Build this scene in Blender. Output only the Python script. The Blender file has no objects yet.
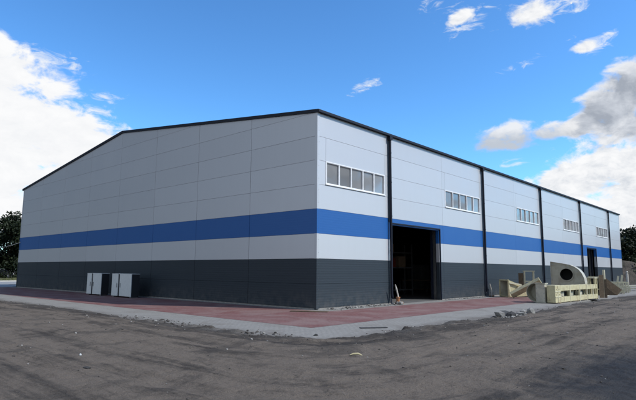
import bpy, bmesh, math, random
import numpy as np
from mathutils import Vector, Matrix
R = math.radians
random.seed(7); rng = np.random.default_rng(7)
SC = bpy.context.scene
COL = SC.collection
PAN = 1.05                     # height of one sandwich panel
LEN, WID, EAVE, RIDGE = 54.0, 34.56, 8.4, 10.5
SUN_AZ, SUN_EL = 26.0, 42.0    # degrees from -Y towards +X; height
MID = WID / 2

# ------------------------------------------------------------------ helpers
class MB:
    def __init__(s): s.v = []; s.f = []; s.m = []
    def add(s, vs, fs, mi=0):
        b = len(s.v); s.v += [tuple(map(float, v)) for v in vs]
        for f in fs: s.f.append(tuple(b + i for i in f)); s.m.append(mi)
        return s
    def box(s, x0, x1, y0, y1, z0, z1, mi=0):
        vs = [(x, y, z) for z in (z0, z1) for y in (y0, y1) for x in (x0, x1)]
        return s.add(vs, [(0,2,3,1),(4,5,7,6),(0,1,5,4),(2,6,7,3),(0,4,6,2),(1,3,7,5)], mi)
    def bar(s, p, q, w, h, mi=0, up=(0,0,1)):
        p, q = Vector(p), Vector(q); d = (q - p).normalized(); u = Vector(up)
        if abs(d.dot(u)) > .98: u = Vector((0,1,0))
        a = d.cross(u).normalized(); u = a.cross(d)
        vs = [c + a*sx*w/2 + u*sz*h/2 for c in (p, q) for sz in (-1,1) for sx in (-1,1)]
        return s.add(vs, [(0,1,3,2),(4,6,7,5),(0,4,5,1),(2,3,7,6),(0,2,6,4),(1,5,7,3)], mi)
    def tube(s, pts, r, n=12, mi=0, caps=True):
        pts = [Vector(p) for p in pts]; rs = r if isinstance(r, (list, tuple)) else [r]*len(pts)
        b = len(s.v); ref = None
        for i, p in enumerate(pts):
            d = (pts[min(i+1, len(pts)-1)] - pts[max(i-1, 0)]).normalized()
            u = Vector((0,0,1)) if abs(d.z) < .9 else Vector((1,0,0))
            if ref is not None: u = ref
            a = d.cross(u).normalized(); u = a.cross(d).normalized(); ref = u
            for k in range(n):
                t = 2*math.pi*k/n; s.v.append(tuple(p + (a*math.cos(t) + u*math.sin(t))*rs[i]))
        for i in range(len(pts)-1):
            for k in range(n):
                s.f.append((b+i*n+k, b+i*n+(k+1)%n, b+(i+1)*n+(k+1)%n, b+(i+1)*n+k)); s.m.append(mi)
        if caps:
            s.f.append(tuple(b+k for k in range(n))[::-1]); s.m.append(mi)
            e = b+(len(pts)-1)*n; s.f.append(tuple(e+k for k in range(n))); s.m.append(mi)
        return s
    def prism(s, poly, fn0, fn1, mi=0):
        n = len(poly); vs = [fn0(a, b) for a, b in poly] + [fn1(a, b) for a, b in poly]
        fs = [tuple(range(n)), tuple(range(2*n-1, n-1, -1))] + [(i, n+i, n+(i+1)%n, (i+1)%n) for i in range(n)]
        return s.add(vs, fs, mi)
    def blob(s, c, r, mi=0, sub=1, rough=.35, sq=(1,1,1)):
        bm = bmesh.new(); bmesh.ops.create_icosphere(bm, subdivisions=sub, radius=1)
        vs = [Vector(c) + Vector((v.co.x*sq[0], v.co.y*sq[1], v.co.z*sq[2]))*r*(1+random.uniform(-rough, rough)) for v in bm.verts]
        bm.verts.index_update(); fs = [tuple(v.index for v in f.verts) for f in bm.faces]; bm.free()
        return s.add(vs, fs, mi)
    def build(s, name, mats, parent=None, smooth=False, bevel=0, fix=True):
        me = bpy.data.meshes.new(name); me.from_pydata(s.v, [], s.f)
        for m in (mats if isinstance(mats, (list, tuple)) else [mats]): me.materials.append(m)
        me.polygons.foreach_set('material_index', s.m)
        if fix:
            bm = bmesh.new(); bm.from_mesh(me); bmesh.ops.recalc_face_normals(bm, faces=bm.faces); bm.to_mesh(me); bm.free()
        if smooth:
            me.polygons.foreach_set('use_smooth', [True]*len(me.polygons))
            try: me.set_sharp_from_angle(angle=R(35))
            except Exception: pass
        me.update()
        o = bpy.data.objects.new(name, me); COL.objects.link(o)
        if parent: o.parent = parent
        if bevel:
            b = o.modifiers.new('edge', 'BEVEL'); b.width = bevel; b.segments = 2; b.limit_method = 'ANGLE'; b.angle_limit = R(40)
        return o

def thing(name, label, cat, loc=(0,0,0), rz=0, group=None):
    o = bpy.data.objects.new(name, None); COL.objects.link(o); o.location = loc; o.rotation_euler = (0,0,R(rz))
    o.empty_display_size = .2
    return tag(o, label, cat, group)
def tag(o, label, cat, group=None):
    o['label'] = label; o['category'] = cat
    if group: o['group'] = group
    return o
def setting(o, kind='structure', label=None):
    o['kind'] = kind
    if label: o['label'] = label
    return o
def copy_thing(o, parent=None):
    c = o.copy(); COL.objects.link(c)
    if parent: c.parent = parent
    for ch in [x for x in bpy.data.objects if x.parent == o]: copy_thing(ch, c)
    return c

# ------------------------------------------------------------------ materials
class NT:
    def __init__(s, tree): s.t = tree; s.n = tree.nodes; s.l = tree.links
    def put(s, inp, val):
        if isinstance(val, bpy.types.NodeSocket): s.l.new(val, inp)
        else:
            if hasattr(inp.default_value, '__len__') and not hasattr(val, '__len__'): val = [val]*len(inp.default_value)
            if hasattr(val, '__len__') and len(inp.default_value) == 4 and len(val) == 3: val = (*val, 1)
            inp.default_value = val
    def node(s, typ, **kw):
        n = s.n.new(typ)
        for k, v in kw.items(): setattr(n, k, v)
        return n
    def math(s, op, a, b=None, c=None, clamp=False):
        n = s.node('ShaderNodeMath', operation=op, use_clamp=clamp); s.put(n.inputs[0], a)
        if b is not None: s.put(n.inputs[1], b)
        if c is not None: s.put(n.inputs[2], c)
        return n.outputs[0]
    def vmath(s, op, a, b=None):
        n = s.node('ShaderNodeVectorMath', operation=op); s.put(n.inputs[0], a)
        if b is not None: s.put(n.inputs[1], b)
        return n.outputs['Value'] if op == 'DOT_PRODUCT' else n.outputs[0]
    def mix(s, f, a, b, blend='MIX'):
        n = s.node('ShaderNodeMix', data_type='RGBA', blend_type=blend); s.put(n.inputs[0], f); s.put(n.inputs[6], a); s.put(n.inputs[7], b); return n.outputs[2]
    def noise(s, vec, scale, detail=4, rough=.55, dist=0):
        n = s.node('ShaderNodeTexNoise'); s.put(n.inputs['Vector'], vec); s.put(n.inputs['Scale'], scale); s.put(n.inputs['Detail'], detail)
        s.put(n.inputs['Roughness'], rough); s.put(n.inputs['Distortion'], dist); return n.outputs['Fac']
    def rng(s, v, a, b, c=0, d=1, smooth=False):
        n = s.node('ShaderNodeMapRange', interpolation_type='SMOOTHSTEP' if smooth else 'LINEAR')
        for i, x in enumerate((v, a, b, c, d)): s.put(n.inputs[i], x)
        return n.outputs[0]
    def xyz(s, v):
        n = s.node('ShaderNodeSeparateXYZ'); s.put(n.inputs[0], v); return n.outputs
    def comb(s, x, y, z):
        n = s.node('ShaderNodeCombineXYZ')
        for i, q in enumerate((x, y, z)): s.put(n.inputs[i], q)
        return n.outputs[0]
    def bump(s, h, strength, dist, normal=None):
        n = s.node('ShaderNodeBump'); s.put(n.inputs['Height'], h); s.put(n.inputs['Strength'], strength); s.put(n.inputs['Distance'], dist)
        if normal is not None: s.l.new(normal, n.inputs['Normal'])
        return n.outputs[0]
def new_mat(name):
    m = bpy.data.materials.new(name); m.use_nodes = True
    t = NT(m.node_tree); return m, t, t.n['Principled BSDF']
def mat(name, col, rough=.6, metal=0, var=.12, scale=6, bump=0, bscale=40, dirt=None, spec=None):
    m, t, b = new_mat(name)
    p = t.node('ShaderNodeTexCoord').outputs['Object']
    n = t.noise(p, scale, 5)
    f = t.rng(n, .3, .7, 1-var, 1+var)
    c = t.mix(1.0, col, t.comb(f, f, f), 'MULTIPLY')
    if dirt:
        c = t.mix(t.rng(t.noise(p, dirt[1], 6, .65), .5, .72, 0, dirt[2]), c, dirt[0])
    t.put(b.inputs['Base Color'], c); t.put(b.inputs['Roughness'], t.rng(n, .3, .7, max(rough-.06, .03), min(rough+.06, 1)))
    b.inputs['Metallic'].default_value = metal
    if spec is not None: b.inputs['Specular IOR Level'].default_value = spec
    if bump: t.put(b.inputs['Normal'], t.bump(t.noise(p, bscale, 5), 1.0, bump))
    return m

def panel_mat(name, col, rough, rib=0.0, metal=0.0, spec=.5, dustk=.55):
    # coated steel sandwich panel: each panel a touch different, faint oil-canning, dust near the ground
    m, t, b = new_mat(name)
    g = t.node('ShaderNodeNewGeometry')
    pos = g.outputs['Position']; isl = g.outputs['Random Per Island']
    n1 = t.noise(pos, .55, 3); n2 = t.noise(t.vmath('MULTIPLY', pos, (3.0, 3.0, .35)), 1.2, 5, .6)
    f = t.math('ADD', t.rng(isl, 0, 1, .975, 1.025), t.rng(n2, .3, .7, -.008, .008))
    c = t.mix(1.0, col, t.comb(f, f, f), 'MULTIPLY')
    z = t.xyz(pos)[2]
    dust = t.math('MULTIPLY', t.rng(z, 0, .9, 1, 0), t.rng(t.noise(pos, 3.0, 6, .65), .38, .7, 0, dustk))
    c = t.mix(dust, c, (.17, .155, .14))
    t.put(b.inputs['Base Color'], c)
    t.put(b.inputs['Roughness'], t.rng(n1, .3, .7, rough-.02, rough+.04)); b.inputs['Metallic'].default_value = metal
    b.inputs['Specular IOR Level'].default_value = spec
    nb = t.bump(t.noise(t.vmath('MULTIPLY', pos, (1, 1, 2.5)), .5, 1), .25, .02)
    if rib:
        w = t.math('SINE', t.math('MULTIPLY', z, 2*math.pi/.105))
        nb = t.bump(t.rng(w, .2, .7, 0, 1), 1.0, rib, nb)
    t.put(b.inputs['Normal'], nb)
    return m
M = {}
M['silver'] = panel_mat('silver_panel', (.555, .565, .588), .36, metal=.28)
M['blue'] = panel_mat('blue_panel', (.011, .098, .33), .42, rib=.0006)
M['anthracite'] = panel_mat('anthracite_panel', (.031, .041, .051), .5, rib=.0016, spec=.22, dustk=.35)
M['seam'] = mat('seam_dark', (.035, .038, .042), .8)
M['navy'] = mat('navy_trim', (.007, .010, .022), .5, 0, spec=.3)
M['pipe'] = mat('navy_pipe', (.006, .008, .018), .5, 0, spec=.3)
M['roof'] = mat('roof_sheet', (.05, .06, .08), .5, .2)
M['white_frame'] = mat('white_frame', (.78, .79, .80), .4)
M['screw'] = mat('screw_head', (.18, .19, .2), .5, .6)
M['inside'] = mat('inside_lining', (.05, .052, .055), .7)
M['slab'] = mat('hall_slab', (.11, .107, .10), .75, bump=.004, dirt=((.06, .055, .05), 1.2, .7))
M['cream'] = mat('cream_paint', (.53, .48, .29), .5, var=.12, dirt=((.25, .17, .09), 2.6, .7), bump=.001)
M['cream_pale'] = mat('pale_cream_paint', (.62, .58, .42), .5, var=.1, dirt=((.33, .28, .18), 2.5, .5))
M['greypaint'] = mat('grey_primer', (.40, .385, .30), .55, var=.14, scale=2.5, dirt=((.20, .15, .09), 1.8, .6))
M['greylight'] = mat('light_grey_steel', (.47, .445, .36), .5, var=.14, dirt=((.22, .2, .17), 2, .5))
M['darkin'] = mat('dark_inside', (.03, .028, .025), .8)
M['wood'] = mat('weathered_timber', (.24, .17, .11), .8, var=.25, scale=9, bump=.004)
M['wood_dark'] = mat('dark_timber', (.12, .085, .055), .85, var=.25, scale=9, bump=.004)
M['pvc'] = mat('orange_pvc', (.36, .15, .06), .5, dirt=((.2, .16, .12), 6, .7))
M['sheet'] = mat('pale_plastic_sheet', (.55, .52, .46), .45, bump=.01, bscale=25)
M['cab_white'] = mat('cabinet_white', (.66, .69, .68), .45, var=.06)
M['cab_dark'] = mat('cabinet_dark', (.022, .024, .028), .6)
M['steel'] = mat('galvanised_steel', (.34, .35, .36), .4, .7)
M['cardboard'] = mat('brown_cardboard', (.3, .2, .12), .85)
M['redcrate'] = mat('red_plastic', (.32, .06, .04), .5)
M['concrete_lump'] = mat('broken_concrete', (.25, .24, .225), .95, var=.25, scale=5, bump=.02, bscale=18)
M['stone'] = mat('pale_stone', (.27, .26, .24), .95, var=.25, scale=5, bump=.01)
M['earthlump'] = mat('dark_clod', (.075, .066, .058), .95, var=.3, bump=.02, bscale=18)
M['tarmac'] = mat('tarmac_lump', (.045, .044, .043), .95, bump=.02, bscale=18)
M['bark'] = mat('bark', (.10, .075, .055), .9, var=.3, bump=.02, bscale=12)
M['carpaint'] = mat('dark_car_paint', (.015, .017, .02), .2, .2)
M['carglass'] = mat('car_glass', (.02, .025, .03), .05)
M['rubber'] = mat('rubber', (.02, .02, .02), .8)
M['lamp_red'] = mat('red_lamp', (.35, .02, .02), .3)
M['lamp_clear'] = mat('clear_lamp', (.6, .6, .6), .15)
def glass_mat():
    m, t, b = new_mat('window_glass')
    g = t.node('ShaderNodeNewGeometry'); f = t.rng(g.outputs['Random Per Island'], 0, 1, .55, 1.5)
    t.put(b.inputs['Base Color'], t.mix(1.0, (.165, .172, .18), t.comb(f, f, f), 'MULTIPLY'))
    b.inputs['Roughness'].default_value = .03; b.inputs['Specular IOR Level'].default_value = .9
    b.inputs['Coat Weight'].default_value = .6; b.inputs['Coat Roughness'].default_value = .02
    t.put(b.inputs['Normal'], t.bump(t.noise(g.outputs['Position'], .9, 2), .6, .012))
    return m
M['glass'] = glass_mat()
def leaf_mat(name, c0, c1):
    m, t, b = new_mat(name)
    r = t.node('ShaderNodeNewGeometry').outputs['Random Per Island']
    t.put(b.inputs['Base Color'], t.mix(r, c0, c1)); b.inputs['Roughness'].default_value = .6
    b.inputs['Specular IOR Level'].default_value = .25
    return m
M['leaf_dark'] = leaf_mat('dark_leaf', (.010, .017, .008), (.026, .036, .014))
M['leaf_mid'] = leaf_mat('mid_leaf', (.016, .026, .010), (.040, .050, .020))
M['grassblade'] = leaf_mat('grass_blade', (.07, .085, .03), (.15, .145, .06))

# ground materials ----------------------------------------------------------
def dirt_material():
    m, t, b = new_mat('churned_dirt')
    pos = t.node('ShaderNodeNewGeometry').outputs['Position']; X = t.xyz(pos)
    dx = t.math('SUBTRACT', -7.0, X[0]); dy = t.math('SUBTRACT', -6.4, X[1])
    d = t.math('SMOOTH_MAX', dx, dy, 4.0)                       # metres outside the pavement
    along = t.math('SUBTRACT', X[0], X[1])
    sv = t.comb(t.math('MULTIPLY', d, 1.0), t.math('MULTIPLY', along, .07), 0)
    streak = t.noise(sv, 1.9, 8, .68, .5)
    streak2 = t.noise(t.comb(d, t.math('MULTIPLY', along, .10), 0), 5.5, 6, .66, .4)
    big = t.noise(pos, .16, 4, .5, .3); med = t.noise(pos, .75, 8, .68, 1.2); fine = t.noise(pos, 9.0, 8, .7); grit = t.noise(pos, 55, 4, .7)
    lane = t.math('MULTIPLY', t.rng(d, .2, 2.4, 0, 1, True), t.rng(d, 4.5, 8.0, 1, .35, True))
    k = t.math('ADD', t.math('MULTIPLY', streak, .75), t.math('MULTIPLY', big, .22))
    k = t.math('ADD', k, t.math('MULTIPLY', t.math('SUBTRACT', med, .5), .5))
    k = t.math('ADD', k, t.math('MULTIPLY', t.math('SUBTRACT', lane, .5), .14))
    tan = t.rng(k, .38, .58, 0, 1, True)
    c = t.mix(tan, (.058, .049, .041), (.168, .138, .110))
    c = t.mix(t.rng(streak2, .56, .72, 0, .5), c, (.040, .036, .033))
    clod = t.noise(pos, 24, 6, .72)
    patch = t.noise(t.vmath('MULTIPLY', pos, (1, 1, 1)), .42, 9, .66, 1.6)
    c = t.mix(t.rng(patch,   .54, .64, 0, .48, True), c, (.044, .039, .035))
    c = t.mix(t.rng(clod, .57, .70, 0, .55), c, (.19, .165, .14))
    c = t.mix(t.rng(clod, .30, .43, .6, 0), c, (.028, .025, .023))
    c = t.mix(t.rng(fine, .58, .74, 0, .6), c, (.17, .15, .13))
    c = t.mix(t.rng(fine, .28, .42, .7, 0), c, (.03, .027, .025))
    c = t.mix(t.rng(grit, .66, .76, 0, .4), c, (.22, .2, .18))
    # corner vignette painted into the dirt colour as a dark, smoother patch
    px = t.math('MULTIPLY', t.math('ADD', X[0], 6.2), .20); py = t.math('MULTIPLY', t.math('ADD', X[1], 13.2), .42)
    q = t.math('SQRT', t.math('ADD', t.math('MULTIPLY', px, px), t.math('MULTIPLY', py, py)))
    vignette = t.rng(t.math('ADD', q, t.math('MULTIPLY', t.math('SUBTRACT', med, .5), .9)), .35, 1.15, .85, 0, True)
    c = t.mix(vignette, c, (.018, .018, .019))
    # pale spilled concrete dust where the dirt meets the pavement
    edge = t.math('MULTIPLY', t.rng(d, -.2, .9, 1, 0, True), t.rng(med, .40, .58, 0, .8, True))
    c = t.mix(edge, c, (.19, .18, .165))
    t.put(b.inputs['Base Color'], c)
    t.put(b.inputs['Roughness'], t.math('SUBTRACT', .95, t.math('MULTIPLY', vignette, .25))); b.inputs['Specular IOR Level'].default_value = .2
    h = t.math('ADD', t.math('MULTIPLY', fine, .6), t.math('ADD', t.math('MULTIPLY', grit, .16), t.math('MULTIPLY', streak2, .6)))
    h = t.math('ADD', h, t.math('MULTIPLY', clod, .45))
    t.put(b.inputs['Normal'], t.bump(h, 1.0, .06))
    return m
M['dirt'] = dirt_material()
def pave_mat(name, c0, c1, dustcol, dust=(.45, .75, .7), bw=.2, bh=.1):
    m, t, b = new_mat(name)
    pos = t.node('ShaderNodeNewGeometry').outputs['Position']
    br = t.node('ShaderNodeTexBrick'); t.put(br.inputs['Vector'], pos); br.inputs['Scale'].default_value = 1
    br.inputs['Brick Width'].default_value = bw; br.inputs['Row Height'].default_value = bh; br.inputs['Mortar Size'].default_value = .006; br.inputs['Mortar Smooth'].default_value = .3
    t.put(br.inputs['Color1'], c0); t.put(br.inputs['Color2'], c1); t.put(br.inputs['Mortar'], [x*.55 for x in c0])
    n = t.noise(pos, .8, 7, .62, .6); f = t.noise(pos, 14, 6, .7)
    c = t.mix(t.rng(n, dust[0], dust[1], 0, dust[2], True), br.outputs['Color'], dustcol)
    g = t.rng(f, .3, .7, .8, 1.15); c = t.mix(1.0, c, t.comb(g, g, g), 'MULTIPLY')
    c = t.mix(t.rng(t.noise(pos, 2.3, 5, .7, 1.0), .62, .75, 0, .55), c, [x*.45 for x in c0])
    X = t.xyz(pos); dd = t.math('MAXIMUM', t.math('SUBTRACT', -7.0, X[0]), t.math('SUBTRACT', -6.4, X[1]))
    dd = t.math('ADD', dd, t.math('MULTIPLY', t.math('SUBTRACT', n, .5), 2.2))
    c = t.mix(t.math('MULTIPLY', t.rng(dd, -.75, .25, 0, 1, True), t.rng(f, .3, .6, .45, .95)), c, (.125, .11, .096))
    t.put(b.inputs['Base Color'], c); b.inputs['Roughness'].default_value = .9; b.inputs['Specular IOR Level'].default_value = .25
    t.put(b.inputs['Normal'], t.bump(t.math('ADD', f, br.outputs['Fac']), .5, .004))
    return m
M['red_pave'] = pave_mat('red_block_paving', (.195, .088, .083), (.16, .075, .071), (.225, .155, .143), (.36, .68, .8))
M['grey_pave'] = pave_mat('grey_concrete_paving', (.25, .24, .22), (.275, .263, .24), (.185, .168, .147))
M['yard'] = pave_mat('yard_concrete', (.27, .275, .28), (.29, .29, .295), (.23, .225, .21), bw=4, bh=4)
M['kerb'] = mat('kerb_stone', (.55, .53, .47), .85, bump=.005)
M['earth'] = mat('brown_bank', (.068, .056, .045), .95, var=.5, scale=1.3, bump=.15, bscale=2.5, dirt=((.06, .058, .035), .9, .8))
def grass_mat():
    m, t, b = new_mat('verge_grass'); pos = t.node('ShaderNodeNewGeometry').outputs['Position']
    t.put(b.inputs['Base Color'], t.mix(t.rng(t.noise(pos, .5, 7, .7), .35, .65), (.06, .07, .028), (.14, .135, .06)))
    b.inputs['Roughness'].default_value = .95; t.put(b.inputs['Normal'], t.bump(t.noise(pos, 12, 6, .7), 1, .08)); return m
M['grass'] = grass_mat()

# ------------------------------------------------------------------ noise in numpy
def vnoise(x, y, seed=0):
    xi = np.floor(x).astype(np.int64); yi = np.floor(y).astype(np.int64); fx = x-xi; fy = y-yi
    fx = fx*fx*(3-2*fx); fy = fy*fy*(3-2*fy)
    def h(a, b):
        n = (a*374761393 + b*668265263 + seed*1442695041) & 0xffffffff
        n = ((n ^ (n >> 13)) * 1274126177) & 0xffffffff
        return ((n ^ (n >> 16)) & 0xffff) / 65535.0
    return (h(xi,yi)*(1-fx)+h(xi+1,yi)*fx)*(1-fy) + (h(xi,yi+1)*(1-fx)+h(xi+1,yi+1)*fx)*fy
def fbm(x, y, o=5, seed=0, g=.5):
    s = 0; a = 1; t = 0
    for i in range(o): s = s + a*vnoise(x, y, seed+i); t += a; a *= g; x = x*2.03+17.1; y = y*2.03+5.3
    return s/t
def outside(x, y):
    dx = -7.0-x; dy = -6.4-y
    return np.where((dx > 0) & (dy > 0), np.hypot(dx, dy)*.75 + np.maximum(dx, dy)*.25, np.maximum(dx, dy))
def ground_h(x, y):
    d = outside(x, y) + (fbm(x*.9, y*.9, 5, 3)-.5)*.9 + (fbm(x*3.5, y*3.5, 4, 9)-.5)*.5
    s = np.clip((d+.35)/.7, 0, 1); s = s*s*(3-2*s)
    al = (x-y)*.12
    rut = fbm(outside(x, y)*1.6, al*2, 4, 21)
    h = -.14 + s*(.18 + (rut-.5)*.10 + (fbm(x*2.2, y*2.2, 5, 33)-.5)*.05 + (fbm(x*9, y*9, 3, 41)-.5)*.034)
    h += np.exp(-((d-.35)/.4)**2)*np.clip(fbm(x*1.7, y*1.7, 5, 55)-.47, 0, 1)*.16
    return h

# ------------------------------------------------------------------ ground
def axis(a, b, c0, c1, fine, grow=1.09):
    mid = list(np.arange(c0, c1, fine)); lo = []; s = fine; v = c0
    while v > a: s = min(s*grow, 6); v -= s; lo.append(v)
    hi = []; s = fine; v = mid[-1]
    while v < b: s = min(s*grow, 6); v += s; hi.append(v)
    return np.array(lo[::-1]+mid+hi)
def grid_object(name, xs, ys, hf, material):
    Xg, Yg = np.meshgrid(xs, ys); Z = hf(Xg, Yg)
    nx, ny = len(xs), len(ys)
    v = np.stack([Xg.ravel(), Yg.ravel(), Z.ravel()], 1)
    i = np.arange((ny-1)*(nx-1)); r = i//(nx-1); c = i % (nx-1); a = r*nx+c
    f = np.stack([a, a+1, a+nx+1, a+nx], 1)
    me = bpy.data.meshes.new(name); me.vertices.add(len(v)); me.vertices.foreach_set('co', v.ravel())
    me.loops.add(f.size); me.loops.foreach_set('vertex_index', f.ravel().astype(np.int32))
    me.polygons.add(len(f)); me.polygons.foreach_set('loop_start', np.arange(0, f.size, 4, dtype=np.int32))
    me.update(calc_edges=True); me.validate(); me.polygons.foreach_set('use_smooth', [True]*len(me.polygons))
    me.materials.append(material); o = bpy.data.objects.new(name, me); COL.objects.link(o); return o
xs = axis(-700, 900, -13.2, 3, .055, 1.05); ys = axis(-700, 900, -13.2, 1, .055, 1.05)
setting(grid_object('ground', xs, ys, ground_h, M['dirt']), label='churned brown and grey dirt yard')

def sheet(name, rects, z, material, poly=None):
    mb = MB()
    for x0, x1, y0, y1 in rects: mb.add([(x0,y0,z),(x1,y0,z),(x1,y1,z),(x0,y1,z)], [(0,1,2,3)])
    return setting(mb.build(name, material, fix=False))
sheet('pavement', [(-7.7, 78, -7.1, -4.35), (-7.7, -5.0, -4.35, 36), (-5.0, 0.1, -0.85, 36) , (-5.0, 78, -4.35, -.85), (0.1, 78, -.85, .02)], 0.0, M['grey_pave'])
mb = MB()
for x0, x1, y0, y1 in [(-5.0, 20.0, -4.35, -.85), (-5.0, -.35, -.85, 35.2)]:
    mb.add([(x0,y0,.004),(x1,y0,.004),(x1,y1,.004),(x0,y1,.004)], [(0,1,2,3)])
setting(mb.build('paving', M['red_pave'], fix=False), label='red block paving around the hall')
sheet('yard', [(-60, 54, 36, 55.0)], .002, M['yard'])
mb = MB().box(-60, 70, 55.0, 55.3, -.1, .12); setting(mb.build('kerb', M['kerb'], bevel=.02))
sheet('grass_verge', [(-80, 78, 55.3, 140)], .03, M['grass'])
mb = MB()
for k in range(5000):
    x = random.uniform(-12, 24); y = 55.5 + random.random()**1.5*22; h = random.uniform(.08, .3); a = random.random()*6.3
    mb.add([(x, y, .03), (x+.05*math.cos(a), y+.05*math.sin(a), .03), (x+random.uniform(-.1,.1), y+random.uniform(-.1,.1), .03+h)], [(0,1,2)])
o = setting(mb.build('grass', M['grassblade'], fix=False), 'stuff', 'uneven olive grass on the verge behind the yard')

# loose stones on the dirt
mb = MB()
n = 0
while n < 900:
    x = random.uniform(-13, 18); y = random.uniform(-13.5, 14)
    d = float(outside(np.array([x]), np.array([y]))[0])
    if d < -.3 or random.random() > math.exp(-max(d, 0)/2.2)+.12: continue
    r = random.choice([.008,.01,.012,.015,.018,.022,.03]); z = max(float(ground_h(np.array([x]), np.array([y]))[0]), 0)
    mb.blob((x, y, z+r*.25), r, 0 if random.random() < .75 else 1, 1 if r > .025 else 0, .3, (1, 1, .6)); n += 1
    if mb.v and n % 1 == 0: pass
setting(mb.build('gravel', [M['earthlump'], M['stone']]), 'stuff', 'loose stones scattered on the dirt and along the pavement edge')

# ------------------------------------------------------------------ the hall
hall = thing('industrial_hall', 'long grey steel clad hall with a blue stripe and dark base', 'building')
ROOFZ = lambda y: EAVE + (RIDGE-EAVE)*(1-abs(y-MID)/MID)
def band(z): return 2 if z < 2*PAN-.01 else (0 if z < 3*PAN-.01 else (1 if z < 4*PAN-.01 else 0))
BM = [M['silver'], M['blue'], M['anthracite'], M['seam']]
G = .003; TH = .05
def plate(mb, poly, fn, mi):                    # one panel: slim slab with chamfered face edges
    n = len(poly); cx = sum(p[0] for p in poly)/n; cy = sum(p[1] for p in poly)/n
    def ins(d):
        out = []
        for i in range(n):
            p0, p1, p2 = Vector(poly[i-1]), Vector(poly[i]), Vector(poly[(i+1) % n])
            e1 = (p1-p0).normalized(); e2 = (p2-p1).normalized(); n1 = Vector((-e1.y, e1.x)); n2 = Vector((-e2.y, e2.x))
            k = n1+n2; k = k/max(k.dot(n1), .2); out.append(p1+k*d)
        return out
    a, b = ins(G), ins(G+.005)
    vs = [fn(p.x, p.y, TH) for p in a]+[fn(p.x, p.y, .005) for p in a]+[fn(p.x, p.y, 0) for p in b]
    fs = [tuple(range(2*n, 3*n))]
    for i in range(n):
        j = (i+1) % n; fs += [(i, j, n+j, n+i), (n+i, n+j, 2*n+j, 2*n+i)]
    mb.add(vs, fs, mi)
def cut(rects, h):                               # subtract opening h from (x0,x1,z0,z1) list
    out = []
    for r in rects:
        x0, x1, z0, z1 = r
        if h[0] >= x1 or h[1] <= x0 or h[2] >= z1 or h[3] <= z0: out.append(r); continue
        if h[0] > x0: out.append((x0, h[0], z0, z1))
        if h[1] < x1: out.append((h[1], x1, z0, z1))
        m0, m1 = max(x0, h[0]), min(x1, h[1])
        if h[3] < z1: out.append((m0, m1, h[3], z1))
        if h[2] > z0: out.append((m0, m1, z0, h[2]))
    return out
DOORS = [(5.52, 10.44, 0, 3.94), (39.75, 43.1, 0, 3.94)]
WINS = [(.56, 5.0)] + [(10.8*k+.36, 10.8*k+4.98) for k in range(1, 5)]
WZ = (5*PAN+.05, 6*PAN+.02)
# front wall (towards -Y): face at y = 0
mb = MB(); Z0 = .06
fn = lambda x, z, d: (x, d, z)
for c in range(10):
    for r in range(8):
        z0 = r*PAN if r else Z0
        rects = [(5.4*c if c else .12, 5.4*c+5.4 if c < 9 else LEN-.12, z0, r*PAN+PAN if r < 7 else EAVE-.02)]
        for d in DOORS: rects = cut(rects, d)
        for w in WINS: rects = cut(rects, (w[0], w[1], WZ[0], WZ[1]))
        for x0, x1, a, b in rects:
            if x1-x0 > .05 and b-a > .03: plate(mb, [(x0,a),(x1,a),(x1,b),(x0,b)], fn, band(z0+.1))
core = [(.12, LEN-.12, 0, EAVE-.05)]
for d in DOORS: core = cut(core, (d[0]+.002, d[1]-.002, d[2], d[3]-.002))
for w in WINS: core = cut(core, (w[0], w[1], WZ[0], WZ[1]))
for x0, x1, a, b in core: mb.box(x0, x1, TH-.015, .16, a, b, 3)
mb.build('wall', BM, hall, fix=True)['label'] = 'sunlit long wall with windows and two doorways'
# gable wall (towards -X): face at x = 0
def clip_top(poly):
    def inside(p): return p[1] <= ROOFZ(p[0])-.03
    out = []
    for i in range(len(poly)):
        a, b = poly[i], poly[(i+1) % len(poly)]
        if inside(a): out.append(a)
        if inside(a) != inside(b):
            lo, hi = 0, 1; fa = inside(a)
            for _ in range(40):
                mid = (lo+hi)/2; p = (a[0]+(b[0]-a[0])*mid, a[1]+(b[1]-a[1])*mid)
                if inside(p) == fa: lo = mid
                else: hi = mid
            out.append((a[0]+(b[0]-a[0])*lo, a[1]+(b[1]-a[1])*lo))
    return out
def gable(xf, sgn, name, lab):
    mb = MB(); fn = lambda y, z, d: (xf+sgn*d, y, z); w = WID/8
    for c in range(8):
        for r in range(10):
            z0 = r*PAN if r else Z0; y0 = w*c if c else .12; y1 = w*c+w if c < 7 else WID-.12
            p = clip_top([(y0+.007,z0),(y1-.007,z0),(y1-.007,r*PAN+PAN),(y0+.007,r*PAN+PAN)])
            if len(p) >= 3:
                ar = abs(sum(p[i][0]*p[(i+1) % len(p)][1]-p[(i+1) % len(p)][0]*p[i][1] for i in range(len(p))))/2
                if ar > .08: plate(mb, p, fn, band(z0+.1))
    prof = [(.12,0),(WID-.12,0),(WID-.12,EAVE-.05),(MID,RIDGE-.05),(.12,EAVE-.05)]
    mb.prism(prof, lambda y, z: (xf+sgn*(TH-.015), y, z), lambda y, z: (xf+sgn*.16, y, z), 3)
    mb.build(name, BM, hall)['label'] = lab
gable(0, 1, 'wall', 'shaded gable wall with a low ridge')
gable(LEN, -1, 'wall', 'far gable wall')
mb = MB()
for r in range(8):
    plate(mb, [(.12, r*PAN), (LEN-.12, r*PAN), (LEN-.12, r*PAN+PAN-(.03 if r == 7 else 0)), (.12, r*PAN+PAN-(.03 if r == 7 else 0))], lambda x, z, d: (x, WID-d, z), band(r*PAN+.1))
mb.box(.12, LEN-.12, WID-.16, WID-TH+.015, 0, EAVE-.05, 3)
mb.build('wall', BM, hall)['label'] = 'rear long wall'
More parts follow.
